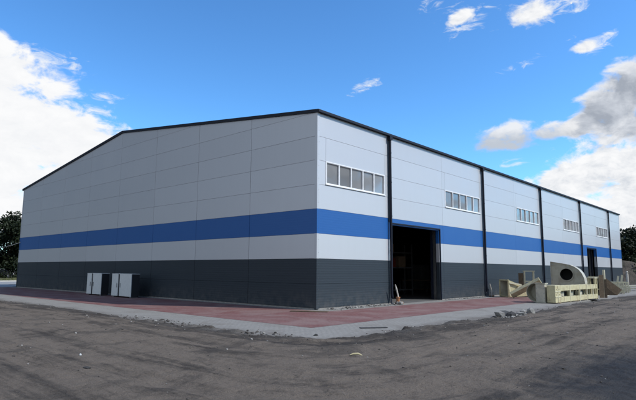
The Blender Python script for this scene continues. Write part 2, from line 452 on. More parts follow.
# base plinth strip, corner trims
mb = MB().box(.1, DOORS[0][0], .012, .05, 0, .055).box(DOORS[0][1], DOORS[1][0], .012, .05, 0, .055).box(DOORS[1][1], LEN-.1, .012, .05, 0, .055).box(.012, .05, .1, WID-.1, 0, .055)
mb.build('plinth', M['concrete_lump'], hall)
def corner(x, y, sx, sy):
    mb = MB()
    for r in range(8):
        z0 = r*PAN if r else .02; z1 = r*PAN+PAN-(.02 if r == 7 else 0)
        mi = band(z0+.1)
        if mi == 1: mi = 1
        mb.box(min(x-.012*sx, x+.13*sx), max(x-.012*sx, x+.13*sx), min(y-.012*sy, y+.0*sy), max(y-.012*sy, y), z0, z1, mi)
        mb.box(min(x-.012*sx, x), max(x-.012*sx, x), min(y, y+.13*sy), max(y, y+.13*sy), z0, z1, mi)
        if sx > 0 and sy > 0:
            for q in (.25, .8):
                mb.box(x+.09, x+.105, y-.018, y-.012, z0+q-.008, z0+q+.008, 4)
    mb.build('corner_trim', [M['silver'], M['blue'], M['anthracite'], M['seam'], M['screw']], hall)
corner(0, 0, 1, 1); corner(0, WID, 1, -1); corner(LEN, 0, -1, 1); corner(LEN, WID, -1, -1)
# roof, gutter and verge
mb = MB()
prof = [(.0, EAVE), (MID, RIDGE), (WID+.10, EAVE-.02), (WID+.10, EAVE+.08), (MID, RIDGE+.10), (.0, EAVE+.08)]
mb.prism(prof, lambda y, z: (-.02, y, z), lambda y, z: (LEN+.02, y, z))
rf = mb.build('roof', M['roof'], hall)
mb = MB().box(-.06, LEN+.06, -.15, -.095, EAVE-.035, EAVE+.095)
mb.box(-.06, LEN+.06, -.094, -.014, EAVE-.015, EAVE+.09)
mb.build('gutter', M['navy'], hall, bevel=.02)
mb = MB().box(-.06, LEN+.06, WID+.105, WID+.26, EAVE-.06, EAVE+.11); mb.build('gutter', M['navy'], hall)
for xf, s in ((0, -1), (LEN, 1)):
    mb = MB()
    prof = [(-.11, EAVE-.04), (MID, RIDGE-.03), (WID+.11, EAVE-.04), (WID+.11, EAVE+.10), (MID, RIDGE+.122), (-.11, EAVE+.10)]
    mb.prism(prof, lambda y, z: (xf+s*.075, y, z), lambda y, z: (xf+s*.014, y, z))
    mb.build('verge_trim', M['navy'], hall)
# downpipes
for k in range(5):
    x = 5.36+10.8*k
    mb = MB(); mb.tube([(x, -.11, EAVE-.05), (x, -.11, EAVE-.2), (x, -.11, EAVE-.42), (x, -.11, .55), (x, -.13, .3)],   .064, 14)
    mb.box(x-.11, x+.11, -.2, -.02, EAVE-.24, EAVE-.052)
    dp = mb.build('downpipe', M['pipe'], hall, smooth=True)
    for z in (.9, 2.6, 4.3, 6.0, 7.5):
        MB().tube([(x, -.11, z-.025), (x, -.11, z+.025)], .074, 14).build('pipe_clip', M['navy'], dp)
    # flashing behind the pipe over the vertical panel joint
    f = MB().box(x-.06, x+.10, -.009, -.001, DOORS[0][3]+.06 if k == 0 else .1, EAVE-.08)
    f.build('joint_cover', M['silver'] if k > 99 else M['navy'], dp)
# windows
def window(x0, x1, tilt=False):
    z0, z1 = WZ; fr = MB(); n = 5; t = .048
    fr.box(x0, x1, -.022, .11, z0, z0+t).box(x0, x1, -.022, .11, z1-t, z1)
    w = (x1-x0-t)/n
    for i in range(n+1): fr.box(x0+i*w, x0+i*w+t, -.02, .108, z0+t, z1-t)
    fr.box(x0-.03, x1+.03, -.05, -.023, z0-.025, z0+.012)                 # drip sill
    wo = fr.build('window', M['white_frame'], hall, bevel=.004)
    g = MB()
    for i in range(n):
        a = x0+i*w+t+.002; b = x0+i*w+w-.002; dz = random.uniform(-.006, .006); e = random.uniform(-.004, .004)
        g.add([(a, .05+e, z0+t), (b, .05-e, z0+t), (b, .05-e+dz, z1-t), (a, .05+e+dz, z1-t)], [(0,1,2,3)])
    g.build('glass', M['glass'], wo, fix=False)
    mu = MB()
    for i in range(n):
        a = x0+i*w+t; mu.box(a, a+.016, -.008, .06, z0+t, z1-t); mu.box(a+w-t-.016, a+w-t, -.008, .06, z0+t, z1-t)
        mu.box(a+.016, a+w-t-.016, -.008, .06, z0+t, z0+t+.016); mu.box(a+.016, a+w-t-.016, -.008, .06, z1-t-.016, z1-t)
    mu.build('sash', M['white_frame'], wo)
for x0, x1 in WINS: window(x0, x1)
# doorways: banded reveals and dark frame
for x0, x1, _, zt in DOORS:
    fr = MB()
    for r in range(4):
        a = r*PAN if r else .01; b = min(r*PAN+PAN, zt)
        fr.box(x1-.05, x1+.0, .052, .24, a, b, band(a+.1)); fr.box(x0, x0+.05, .052, .24, a, b, band(a+.1))
    fr.box(x0+.051, x1-.051, .052, .24, zt-.05, zt, 1)
    do = fr.build('doorway', BM, hall)
    tr = MB().box(x0-.06, x0, -.014, .05, 0, zt+.06).box(x1, x1+.06, -.014, .05, 0, zt+.06).box(x0, x1, -.014, .05, zt, zt+.06)
    tr.build('door_trim', M['navy'], do, bevel=.004)
    rl = MB().box(x0-.1, x1+.1, .43, .75, zt+.05, zt+.45).box(x1-.14, x1-.06, .44, .56, 0, zt+.04).box(x0+.06, x0+.14, .44, .56, 0, zt+.04)
    rl.build('shutter_box', M['navy'], do)
# inside of the hall
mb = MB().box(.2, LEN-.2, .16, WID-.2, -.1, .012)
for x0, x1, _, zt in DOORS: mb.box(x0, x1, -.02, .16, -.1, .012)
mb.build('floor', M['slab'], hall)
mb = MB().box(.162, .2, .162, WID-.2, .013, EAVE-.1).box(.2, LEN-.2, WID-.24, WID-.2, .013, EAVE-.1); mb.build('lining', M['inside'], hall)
for k in range(1, 10):
    for y in (.62, WID-.62):
        mb = MB(); x = 5.4*k; 
        if k == 8 and y < 1: x += .1
        mb.box(x-.1, x+.1, y-.17, y-.15, .013, EAVE-.2).box(x-.1, x+.1, y+.15, y+.17, .013, EAVE-.2).box(x-.006, x+.006, y-.149, y+.149, .013, EAVE-.2)
        mb.build('column', M['steel'], hall)
for k in range(1, 10):
    x = 5.4*k; mb = MB()
    for y0, y1 in ((.5, MID), (WID-.5, MID)): mb.bar((x, y0, EAVE-.35), (x, y1, RIDGE-.35), .18, .5)
    mb.build('rafter', M['steel'], hall)

# ------------------------------------------------------------------ inside goods
def crate(loc, size, material, label, cat='box', name='storage_box', rz=0):
    t = thing(name, label, cat, loc, rz); a, b, c = size
    MB().box(-a/2, a/2, -b/2, b/2, 0, c).build('body', material, t, bevel=.015)
    MB().box(-a/2-.01, a/2+.01, -b/2-.01, b/2+.01, c+.001, c+.03).build('lid', material, t, bevel=.005)
    return t
rk = thing('storage_rack', 'dark steel shelving rack standing inside the large doorway', 'rack', (13.4, 5.2, .012), -20)
for x in (-1.3, 1.3):
    for y in (-.4, .4): MB().box(x-.04, x+.04, y-.04, y+.04, 0, 3.4).build('upright', M['steel'], rk)
for z in (.3, 1.75, 2.75): MB().box(-1.3, 1.3, -.45, .45, z, z+.08).build('shelf', M['steel'], rk)
crate((13.0, 5.25, 1.842), (.7, .6, .55), M['redcrate'], 'dull red box on the middle shelf inside the doorway', rz=-20)
crate((13.9, 5.0, 1.842), (.6, .6, .7), M['cardboard'], 'brown carton on the middle shelf beside the red box', 'carton', 'carton', rz=-20)
crate((12.8, 5.3, 2.842), (.8, .6, .5), M['cardboard'], 'brown carton on the topmost shelf inside the doorway', 'carton', 'carton', rz=-20)
mc = thing('machine_cabinet', 'pale grey machine cabinet in the dark behind the large doorway', 'machine', (20.6, 7.6, .012), -35)
MB().box(-.8, .8, -.5, .5, .12, 2.1).build('body', M['steel'], mc, bevel=.03)
for x in (-.4, .4): MB().box(x-.36, x+.36, -.53, -.502, .25, 1.95).build('door', M['steel'], mc, bevel=.01)
for x in (-.65, .65):
    for y in (-.35, .35): MB().box(x-.06, x+.06, y-.06, y+.06, 0, .119).build('foot', M['rubber'], mc)
wb = thing('work_bench', 'low steel bench frame deep inside the large doorway', 'bench', (18.0, 6.3, .012), -35)
MB().box(-1.2, 1.2, -.4, .4, .85, .93).build('top', M['wood'], wb)
for x in (-1.1, 1.1):
    for y in (-.34, .34): MB().box(x-.04, x+.04, y-.04, y+.04, 0, .849).build('leg', M['steel'], wb)
MB().box(-1.05, 1.05, -.3, .3, .2, .24).build('shelf', M['wood'], wb)
ld = thing('step_ladder', 'thin steel ladder inside at the right of the large doorway', 'ladder', (13.6, 1.6, .012), -50)
for x in (-.25, .25): MB().bar((x, 0, 0), (x, .5, 2.6), .05, .07).build('rail', M['steel'], ld)
for i in range(8): MB().bar((-.23, .06+i*.06, .3+i*.3), (.23, .06+i*.06, .3+i*.3), .04, .04).build('rung', M['steel'], ld)

# ------------------------------------------------------------------ cabinets at the gable wall
def cabinet(y0, y1, label):
    t = thing('metal_cabinet', label, 'cabinet', (-1.3, (y0+y1)/2, .006), 0, 'white cabinets along the gable wall')
    h = (y1-y0)/2; sp = h-2*h*.37
    MB().box(.04, .50, -h+.01, h-.01, .06, 1.30).build('body', M['cab_dark'], t, bevel=.01)
    MB().box(0, .039, sp+.09, h, .07, 1.31).build('door', M['cab_white'], t, bevel=.008)
    MB().box(0, .039, -h, sp-.09, .07, 1.31).build('door', M['cab_white'], t, bevel=.008)
    for y in (-h+.15, h-.15): MB().box(.06, .48, y-.06, y+.06, 0, .059).build('foot', M['steel'], t)
    for y in (sp+.2, sp-.2): MB().box(-.03, -.001, y-.012, y+.012, .55, .8).build('handle', M['steel'], t)
    MB().box(.0, .52, -h-.01, h+.01, 1.311, 1.335).build('top', M['cab_white'], t)
cabinet(16.35, 18.25, 'white fronted cabinet with a dark gap, farther from the hall corner')
cabinet(12.75, 15.0, 'white fronted cabinet with a dark gap, nearer the hall corner')
# boards, plates, stubs by the wall
o = MB().box(-.75, .75, -.14, .14, 0, .03).build('plank', M['wood_dark'], bevel=.006); o.location = (-.9, -.45, .006); o.rotation_euler = (0, 0, R(-58))
tag(o, 'dark flat plank lying on the paving by the hall corner', 'plank')
o = MB().box(-.4, .4, -.1, .1, 0, .012).build('drain_cover', M['tarmac'], bevel=.003); o.location = (-3.75, -5.6, .006); o.rotation_euler = (0, 0, R(-35))
tag(o, 'narrow dark drain cover in the grey paving near the corner', 'drain cover')
o = MB().tube([(0,0,0),(0,0,.014)], .4, 24).build('manhole_cover', M['tarmac']); o.location = (2.3, 42.5, .004)
tag(o, 'dark round manhole cover in the pale yard behind the hall', 'manhole cover')
def stub(loc, label, colour, lean, s=1):
    t = thing('drain_stub', label, 'drain pipe', loc, 0, 'drain stubs at the downpipes')
    MB().tube([(0,0,0),(0,0,.3*s)], .085*s, 14).tube([(0,0,.3*s),(0,0,.36*s)], .105*s, 14).build('pipe', colour, t, smooth=True)
    mb = MB(); 
    for i in range(9): mb.blob((random.uniform(-.16,.16)*s, random.uniform(-.16,.16)*s, .06*s), random.uniform(.05,.11)*s, i % 2, 1, .3)
    mb.build('packing', [M['wood'], M['concrete_lump']], t)
    mb = MB(); 
    mb.tube([(.03, 0, .3*s), (.02+lean*.3, .02, .52*s), (-.04+lean*.6, .03, .74*s), (-.08+lean, .04, .95*s)], [.04*s, .035*s, .045*s, .02*s], 8)
    mb.build('wrapping', M['sheet'], t, smooth=True)
stub((5.42, -.42, .004), 'orange brown pipe stub with pale wrapping beside the large doorway', M['pvc'], -.08, 1.0)
stub((16.3, -.36, .004), 'thin pale wrapped pipe stub at the second downpipe from the corner', M['steel'], -.06, .85)

# rubble strip along the front wall, pieces on the pavement edge
mb = MB()
for i in range(330):
    x = .6+random.random()*4.7; y = -.06-abs(random.gauss(0, .22)); k = .35+.65*abs(math.sin(x*1.9+.6))
    r = random.choice([.012,.016,.022,.03,.045,.07])*k; mb.blob((x, y, r*.4), r, random.choice([0,0,1,2]), 1, .4, (1.3, 1, .6))
setting(mb.build('rubble', [M['concrete_lump'], M['stone'], M['earthlump']]), 'stuff', 'pale and dark rubble along the foot of the sunlit wall')
mb = MB()
for i in range(200):
    x = 10.6+random.random()*5; y = -.05-abs(random.gauss(0, .12)); r = random.choice([.012,.02,.03,.04]); mb.blob((x, y, r*.4), r, random.choice([0,1,2]), 1, .4, (1.3, 1, .6))
setting(mb.build('rubble', [M['concrete_lump'], M['stone'], M['earthlump']]), 'stuff', 'thin line of rubble along the wall right of the doorway')
def chunk(loc, r, m_, label, cat='rubble piece', sq=(1.3,1,.6), name='rubble_piece', group=None, sub=1):
    z = max(float(ground_h(np.array([loc[0]]), np.array([loc[1]]))[0]), 0)
    o = MB().blob((0,0,r*sq[2]*.55), r, 0, sub, .27, sq).build(name, m_); o.location = (loc[0], loc[1], z); o.rotation_euler = (0, 0, random.random()*6)
    return tag(o, label, cat, group)
def slab_piece(loc, pts, th, m_, label, tilt=(0,0,0)):
    z = max(float(ground_h(np.array([loc[0]]), np.array([loc[1]]))[0]), 0)
    o = MB().prism(pts, lambda a, b: (a, b, 0), lambda a, b: (a, b, th)).build('concrete_slab', m_, bevel=.012); o.location = (loc[0], loc[1], z+.01); o.rotation_euler = tilt
    return tag(o, label, 'concrete slab')
chunk((2.35, -6.75), .17, M['concrete_lump'], 'largest grey concrete lump at the left of the rubble heap on the pavement edge', sq=(1.1,1,.85))
chunk((2.75, -7.0), .2, M['tarmac'], 'black tarmac lump in the rubble heap between the pale lumps', sq=(1.4,1,.6))
slab_piece((3.0, -6.75), [(-.4,-.2),(.3,-.25),(.42,.1),(.1,.3),(-.35,.22)], .09, M['tarmac'], 'dark tilted slab lying on the rubble heap', (R(14), R(-8), .4))
chunk((3.45, -7.05), .11, M['stone'], 'pale stone in the middle of the rubble heap on the pavement edge', sq=(1.3,1,.7))
chunk((3.85, -7.0), .12, M['concrete_lump'], 'pale grey concrete lump right of the middle in the rubble heap', sq=(1.2,1,.8))
chunk((4.35, -7.1), .15, M['stone'], 'pale angular stone at the right end of the rubble heap', sq=(1,1,.95))
mb = MB()
for i in range(160):
    x = random.gauss(3.3, .75); y = -6.95+random.gauss(0, .16); r = random.choice([.02,.03,.045,.06]); mb.blob((x, y, r*.5), r, random.choice([0,1,2]), 1, .4, (1.2,1,.7))
setting(mb.build('rubble', [M['concrete_lump'], M['stone'], M['tarmac']]), 'stuff', 'small broken pieces around the rubble heap on the pavement edge')
mb = MB()
for i in range(320):
    x = -2.7+random.gauss(0, .85); y = -6.75+random.gauss(0, .22); r = random.choice([.008,.012,.016,.022,.03]); mb.blob((x, y, r*.3), r, 0 if random.random() < .75 else 1, 1, .35, (1.4,1.1,.5))
setting(mb.build('rubble', [M['stone'], M['concrete_lump']]), 'stuff', 'pale spilled concrete crumbs at the pavement edge facing the doorway')
mb = MB()
for i in range(110):
    x = -7.0+random.gauss(0, .25); y = -5.0+random.gauss(0, .8); r = random.choice([.008,.012,.016,.022,.035]); mb.blob((x, y, r*.4+.01), r, random.choice([0,0,0,1]), 1, .35, (1.3,1.1,.6))
setting(mb.build('rubble', [M['earthlump'], M['stone']]), 'stuff', 'dark clods on the pavement edge before the hall corner')
mb = MB()
for i in range(110):
    x = -7.1+random.gauss(0, .28); y = .2+random.gauss(0, 1.2); r = random.choice([.008,.012,.016,.022,.035]); mb.blob((x, y, r*.4+.01), r, random.choice([0,0,0,1]), 1, .35, (1.3,1.1,.6))
setting(mb.build('rubble', [M['earthlump'], M['stone']]), 'stuff', 'dark clods on the pavement edge before the shaded gable')
chunk((-11.67, -4.71), .022, M['cab_white'], 'small white scrap lying alone on the dirt at the left', 'litter', (1,1,1.1), 'litter')
chunk((-12.13, -6.0), .045, M['tarmac'], 'small black scrap on the dirt nearest the camera at the left', 'litter', (1.6,1,.5), 'litter')
mb = MB(); mb.tube([(-.12,0,.008),(-.05,.015,.03),(.04,.01,.034),(.11,-.02,.01)], [.006,.018,.02,.008], 8)
o = mb.build('litter', mat('yellow_scrap', (.6, .52, .3), .7), smooth=True); o.location = (-8.21, -8.43, float(ground_h(np.array([-8.21]), np.array([-8.43]))[0])); o.rotation_euler = (0,0,R(-50))
tag(o, 'curved pale yellow scrap on the dirt below the hall corner', 'litter')
chunk((15.7, -6.45), .2, M['tarmac'], 'flat dark lump on the dirt edge beyond the cream trestle', sq=(1.8,1,.35))
chunk((-6.2, -5.6), .05, M['tarmac'], 'single dark clod on the grey paving left of the corner', sq=(1.5,1,.6))

# ------------------------------------------------------------------ cream steelwork
ts = thing('steel_trestle', 'long cream steel trestle with two deep rails on the grey paving', 'steel frame', (11.95, -5.62, .005), -2)
L = 6.9; D = .42
eb = MB().box(0, .75, 0, D, .03, .92).build('end_box', M['cream'], ts, bevel=.012)
mb = MB()
for z in (.33, .60): mb.box(-.02, .77, -.022, -.001, z-.015, z+.015)
for z in (.33, .60):
    for x in (.2, .55): mb.tube([(x, -.03, z+.12), (x, -.001, z+.12)], .03, 10)
mb.box(.36, .39, -.022, -.001, .05, .9); mb.build('stiffener', M['cream_pale'], eb)
for y in (0, D-.08):
    MB().box(.75, L, y, y+.08, .62, .88).build('rail', M['cream'], ts, bevel=.008)
    MB().box(.75, L, y, y+.08, .04, .30).build('rail', M['cream'], ts, bevel=.008)
for i, x in enumerate((2.2, 3.75, 5.0, 6.1)):
    for y in (-.012, D-.07): MB().box(x-.035, x+.035, y, y+.085, .0, .89).build('post', M['cream_pale'], ts, bevel=.004)
for x in (6.62, 6.95):
    for y in (-.01, D-.08): MB().box(x-.045, x+.045, y, y+.09, 0, 1.22).build('end_post', M['cream'], ts, bevel=.006)
MB().box(6.5, 7.05, -.02, D, 1.221, 1.28).build('cap_bar', M['cream_pale'], ts)
for x in (1.2, 1.75, 2.75, 3.2, 4.2, 4.6, 5.5): MB().bar((x, .3, .3), (x+random.uniform(-.15,.15), .32, .62), .05, .05).build('brace', M['cream'], ts)
for x, w in ((1.45, .5), (2.95, .35), (4.4, .5)): MB().box(x-w/2, x+w/2, .16, .4, .301, .52).build('cross_box', M['greypaint'], ts, bevel=.008)
for x in (.5, 3.2, 6.2): MB().box(x-.09, x+.09, -.08, D+.08, 0, .029).build('bearer', M['wood'], ts)
MB().box(.76, L, D+.005, D+.02, .3, .62).build('back_plate', M['darkin'], ts)

fc = thing('fan_casing', 'tall grey curved casing with a round hole behind the cream trestle', 'fan casing', (19.0, -4.16, .005), -83)
out = [(-.95, .04), (.98, .04), (.98, .95)]
out += [(.93, 1.25), (.82, 1.52), (.65, 1.75), (.42, 1.92), (.15, 2.04), (-.3, 2.13), (-.95, 2.24)]
NS = 28; hc = (-.04, 1.44); hr = .37
# face plate with a true hole: strip between outline and circle
def ray_out(a):
    d = Vector((math.cos(a), math.sin(a))); best = 9
    for i in range(len(out)):
        p = Vector(out[i])-Vector(hc); q = Vector(out[(i+1) % len(out)])-Vector(hc); e = q-p
        den = d.x*e.y-d.y*e.x
        if abs(den) < 1e-9: continue
        t = (p.x*e.y-p.y*e.x)/den; u = (p.x*d.y-p.y*d.x)/den
        if t > 0 and -1e-6 <= u <= 1+1e-6: best = min(best, t)
    return best
angs = sorted(set([2*math.pi*k/NS for k in range(NS)]+[math.atan2(p[1]-hc[1], p[0]-hc[0]) % (2*math.pi) for p in out]))
mb = MB(); n = len(angs); vs = []
for a in angs:
    t = ray_out(a); vs.append((hc[0]+t*math.cos(a), 0, hc[1]+t*math.sin(a)))
for a in angs: vs.append((hc[0]+hr*math.cos(a), 0, hc[1]+hr*math.sin(a)))
mb.add(vs, [(i, (i+1) % n, n+(i+1) % n, n+i) for i in range(n)])
mb.build('face_plate', M['greypaint'], fc, fix=False)
mb = MB(); m_ = len(out)
mb.add([(x, 0, z) for x, z in out]+[(x, 1.0, z) for x, z in out], [(i, (i+1) % m_, m_+(i+1) % m_, m_+i) for i in range(m_)]+[tuple(range(m_, 2*m_))])
mb.build('shell', M['greylight'], fc)
mb = MB(); mb.tube([(hc[0], -.05, hc[1]), (hc[0], .95, hc[1])], hr-.004, 28, caps=False); mb.add([(hc[0]+hr*math.cos(k*math.pi/8), .9, hc[1]+hr*math.sin(k*math.pi/8)) for k in range(16)], [tuple(range(16))]); mb.build('inlet', M['darkin'], fc, smooth=True)
mb = MB(); n = 32
vs = []
for rr, yy in ((hr, -.002), (hr, -.06), (hr+.05, -.06), (hr+.05, -.002)):
    for k in range(n): vs.append((hc[0]+rr*math.cos(2*math.pi*k/n), yy, hc[1]+rr*math.sin(2*math.pi*k/n)))
mb.add(vs, [(j*n+k, j*n+(k+1) % n, (j+1)*n+(k+1) % n, (j+1)*n+k) for j in range(3) for k in range(n)]); mb.build('flange', M['greypaint'], fc)
mb = MB()
for i in range(m_):
    p, q = out[i], out[(i+1) % m_]; mb.bar((p[0], -.012, p[1]), (q[0], -.012, q[1]), .024, .05, up=(0,1,0))
mb.build('edge_rim', M['greylight'], fc)

for x, z in ((-.8, 2.1), (.1, 1.95), (.62, 1.68), (.9, 1.1), (-.88, 1.2), (-.88, .4), (.9, .5)):
    mb = MB(); mb.tube([(x-.04, -.055, z-.05), (x-.04, -.001, z-.05)], .028, 8); mb.build('bolt', M['steel'], fc)
for x in (-.7, .7): MB().box(x-.08, x+.08, .05, .95, 0, .038).build('bearer', M['wood'], fc)
dr = thing('duct_transition', 'grey square to round duct with a dark open mouth beside the trestle', 'duct', (12.15, -4.75, .005), 0)
ax = Vector((-.95, .12, 0)).normalized(); sd = Vector((0,0,1)).cross(ax); C = Vector((.62, .20, .52))
mb = MB(); n = 28
def ring(c, r): return [c + sd*r*math.cos(2*math.pi*k/n)+Vector((0,0,1))*r*math.sin(2*math.pi*k/n) for k in range(n)]
vs = ring(C+ax*.45, .5)+ring(C, .5); mb.add(vs, [(k, (k+1) % n, n+(k+1) % n, n+k) for k in range(n)])
vs = ring(C+ax*.45, .47)+ring(C+ax*.0, .45); mb.add(vs, [(k, (k+1) % n, n+(k+1) % n, n+k) for k in range(n)]+[tuple(range(n, 2*n))], 1)
vs = ring(C+ax*.45, .5)+ring(C+ax*.45, .47); mb.add(vs, [(k, (k+1) % n, n+(k+1) % n, n+k) for k in range(n)])
mb.build('round_collar', [M['greylight'], M['greypaint']], dr, smooth=True)
MB().box(-.22, .20, -.36, .10, 0, 1.02).build('square_box', M['greylight'], dr, bevel=.015)
mb = MB()
for z in (.0, .97): mb.box(-.25, .23, -.39, .13, z, z+.05)
mb.build('box_flange', M['greypaint'], dr, bevel=.004)
MB().box(.201, 1.2, -.30, .04, .1, .9).build('link_plate', M['greypaint'], dr)

for z in (.25, .5, .75):
    for y in (-.32, .06): MB().tube([(-.235, y, z), (-.221, y, z)], .022, 8).build('bolt', M['steel'], dr)
ch = thing('chute_beam', 'cream box beam leaning up at a slant on a short prop', 'beam', (15.35, -2.0, .005), 0)
p0, p1 = Vector((0, 0, .18)), Vector((.45, -1.55, 1.08))
MB().bar(p0, p1, .24, .34, up=(-.62,0,.7)).build('beam', M['cream'], ch, bevel=.012)
MB().bar(p1+Vector((.0,.12,-.20)), (p1.x, p1.y+.12, 0), .09, .09).build('prop', M['cream_pale'], ch)
MB().box(p1.x-.2, p1.x+.2, p1.y-.03, p1.y+.27, 0, .03).build('foot_plate', M['cream_pale'], ch)
d_ = (p1-p0).normalized(); MB().bar(p1+d_*.002, p1+d_*.03, .36, .42).build('end_flange', M['cream'], ch)

hd = thing('tapered_duct', 'cream tapered duct hood with open mouth, leftmost by the dark wall', 'duct', (16.75, -1.15, .005), 0)
ax = Vector((-.50, .42, 0)).normalized(); sd = Vector((0,0,1)).cross(ax)
def sq(c, w, z0, z1): return [c+sd*a*w/2+Vector((0,0,z)) for a, z in ((-1,z0),(1,z0),(1,z1),(-1,z1))]
def frust(mb, c0, w0, a0, b0, c1, w1, a1, b1, mi=0):
    mb.add(sq(c0, w0, a0, b0)+sq(c1, w1, a1, b1), [(i, (i+1) % 4, 4+(i+1) % 4, 4+i) for i in range(4)], mi)
O = Vector((0,0,0))
mb = MB(); frust(mb, O+ax*.15, 1.05, .03, 1.08, O-ax*1.35, .55, .06, .55, 0); frust(mb, O+ax*.15, 1.0, .055, 1.055, O-ax*1.33, .5, .085, .525, 1)
mb.build('shell', [M['cream'], M['greypaint']], hd)
def sqring(mb, c, w, z0, z1, t, dep):
    for a, b in (((-1,0),(1,0)), ((1,0),(1,1)), ((1,1),(-1,1)), ((-1,1),(-1,0))):
        P = c+sd*a[0]*w/2+Vector((0,0,z0+(z1-z0)*a[1])); Q = c+sd*b[0]*w/2+Vector((0,0,z0+(z1-z0)*b[1])); mb.bar(P, Q, t if abs((P-Q).z) > .1 else dep, dep if abs((P-Q).z) > .1 else t, up=(0,0,1))
mb = MB(); sqring(mb, O+ax*.16, 1.1, .05, 1.06, .08, .08); mb.build('flange', M['cream'], hd)
mb = MB(); sqring(mb, O-ax*1.36, .6, .05, .55, .07, .07); mb.build('flange', M['cream'], hd)
mb = MB(); s_ = -sd if sd.y > 0 else sd
for P, Q in (((.1, .9), (-.75, .78)), ((.1, .1), (-.75, .78)), ((.1, .1), (.1, .9))):
    mb.bar(O+ax*P[0]+s_*.56+Vector((0,0,P[1])), O+ax*Q[0]+s_*.5+Vector((0,0,Q[1])), .06, .08)
mb.build('gusset', M['cream_pale'], hd)

st = thing('timber_stand', 'tall narrow timber stand with pale posts behind the slanting beam', 'stand', (19.6, -1.55, .005), -65)
for x in (-.28, .28):
    for y in (-.2, .2): MB().box(x-.04, x+.04, y-.04, y+.04, 0, 1.6).build('post', M['cream_pale'], st, bevel=.004)
MB().box(-.36, .36, -.28, .28, 1.601, 1.66).build('top', M['cream_pale'], st)
for z in (.3, .9): MB().box(-.24, .24, -.235, -.205, z, z+.1).build('rung', M['cream_pale'], st)
MB().box(-.66, -.36, -.15, .15, 0, 1.5).build('side_board', M['wood_dark'], st, bevel=.01)

def bench_frame(loc, rz, w, d, h, label, dark=True, name='open_table', cat='steel table', m_=None, group=None):
    m_ = m_ or M['cream']; t = thing(name, label, cat, loc, rz, group)
    for x in (-w/2+.04, w/2-.04):
        for y in (-d/2+.04, d/2-.04): MB().box(x-.04, x+.04, y-.04, y+.04, 0, h-.1).build('leg', m_, t)
    MB().box(-w/2, w/2, -d/2, d/2, h-.099, h).build('top', m_, t, bevel=.008)
    MB().box(-w/2+.081, w/2-.081, -d/2+.01, -d/2+.06, h*.35, h*.35+.08).build('rail', m_, t)
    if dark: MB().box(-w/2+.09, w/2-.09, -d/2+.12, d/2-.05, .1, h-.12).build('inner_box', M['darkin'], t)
    return t
bench_frame((21.6, -4.25, .005), -80, .6, .8, 1.22, 'cream frame with a dark inside, left of two behind the trestle end', group='open steel frames')
bench_frame((21.6, -5.05, .005), -80, .7, .8, 1.30, 'cream frame with a dark inside, right of two behind the trestle end', group='open steel frames')
po = thing('steel_post', 'tall thin cream post standing beyond the trestle end', 'post', (23.6, -5.15, .005), 0)
MB().box(-.07, .07, -.07, .07, .03, 1.75).build('shaft', M['cream_pale'], po, bevel=.01); MB().box(-.2, .2, -.2, .2, 0, .029).build('base_plate', M['cream_pale'], po)
bd = thing('leaning_board', 'brown timber board standing upright beside the tall cream posts', 'board', (20.35, -5.75, .005), -70)
MB().bar((0, 0, .0), (.02, .1, 1.42), .26, .06, up=(0,1,0)).build('board', M['wood'], bd); MB().bar((.22, .02, .0), (.24, .12, 1.15), .14, .05, up=(0,1,0)).build('batten', M['wood_dark'], bd)
wd = thing('timber_wedge', 'dark brown sloping timber wedge beyond the trestle end', 'wedge', (25.2, -4.9, .005), -72)
MB().prism([(-.5,0),(.62,0),(-.5,.98)], lambda a, b: (a, 0, b), lambda a, b: (a, .8, b)).build('side', M['wood_dark'], wd, bevel=.01)
MB().bar((-.52, .4, 1.03), (.7, .4, .02), .9, .05, up=(0,1,0)).build('sloping_board', M['wood'], wd)
def cage(loc, rz, w, d, h, label, up):
    t = thing('cage_pallet', label, 'cage pallet', loc, rz, 'cream cage pallets')
    for z in (.1, h*.55, h-.05):
        for y in (-d/2, d/2): MB().box(-w/2, w/2, y-.03, y+.03, z, z+.09).build('rail', M['cream_pale'], t)
    for i in range(4):
        x = -w/2+.05+(w-.1)*i/3
        for y in (-d/2-.035, d/2+.035): MB().box(x-.045, x+.045, y-.04, y+.04, 0, h).build('post', M['cream_pale'], t)
    MB().box(-w/2, w/2, -d/2+.031, d/2-.031, .1, .16).build('deck', M['wood_dark'], t)
    if up: MB().bar((w*.05, -d/2-.03, h+.001), (w*.05+.08, -d/2-.03, h+up), .13, .13).build('upright', M['cream_pale'], t)
cage((26.6, -4.75, .005), -70, .85, 1.0, .78, 'cream cage pallet next to the brown wedge', .0)
cage((28.6, -4.75, .005), -70, .95, 1.0, .82, 'cream cage pallet with one upright, middle of three', .5)
cage((31.0, -4.5, .005), -70, 1.1, 1.0, .80, 'cream cage pallet with one tall upright, farthest of three', .58)
bench_frame((33.9, -4.1, .005), -70, 1.0, .8, .46, 'low pale bench frame nearest the cage pallets', False, 'low_bench', 'bench', M['cream_pale'], 'low bench frames')
bench_frame((36.4, -4.3, .005), -70, 1.2, .8, .46, 'low pale bench frame farthest along the hall wall', False, 'low_bench', 'bench', M['cream_pale'], 'low bench frames')
bench_frame((38.5, -4.9, .005), -70, 1.2, .8, .42, 'low grey bench frame nearest the far brown bank', False, 'low_bench', 'bench', M['greylight'], 'low bench frames')

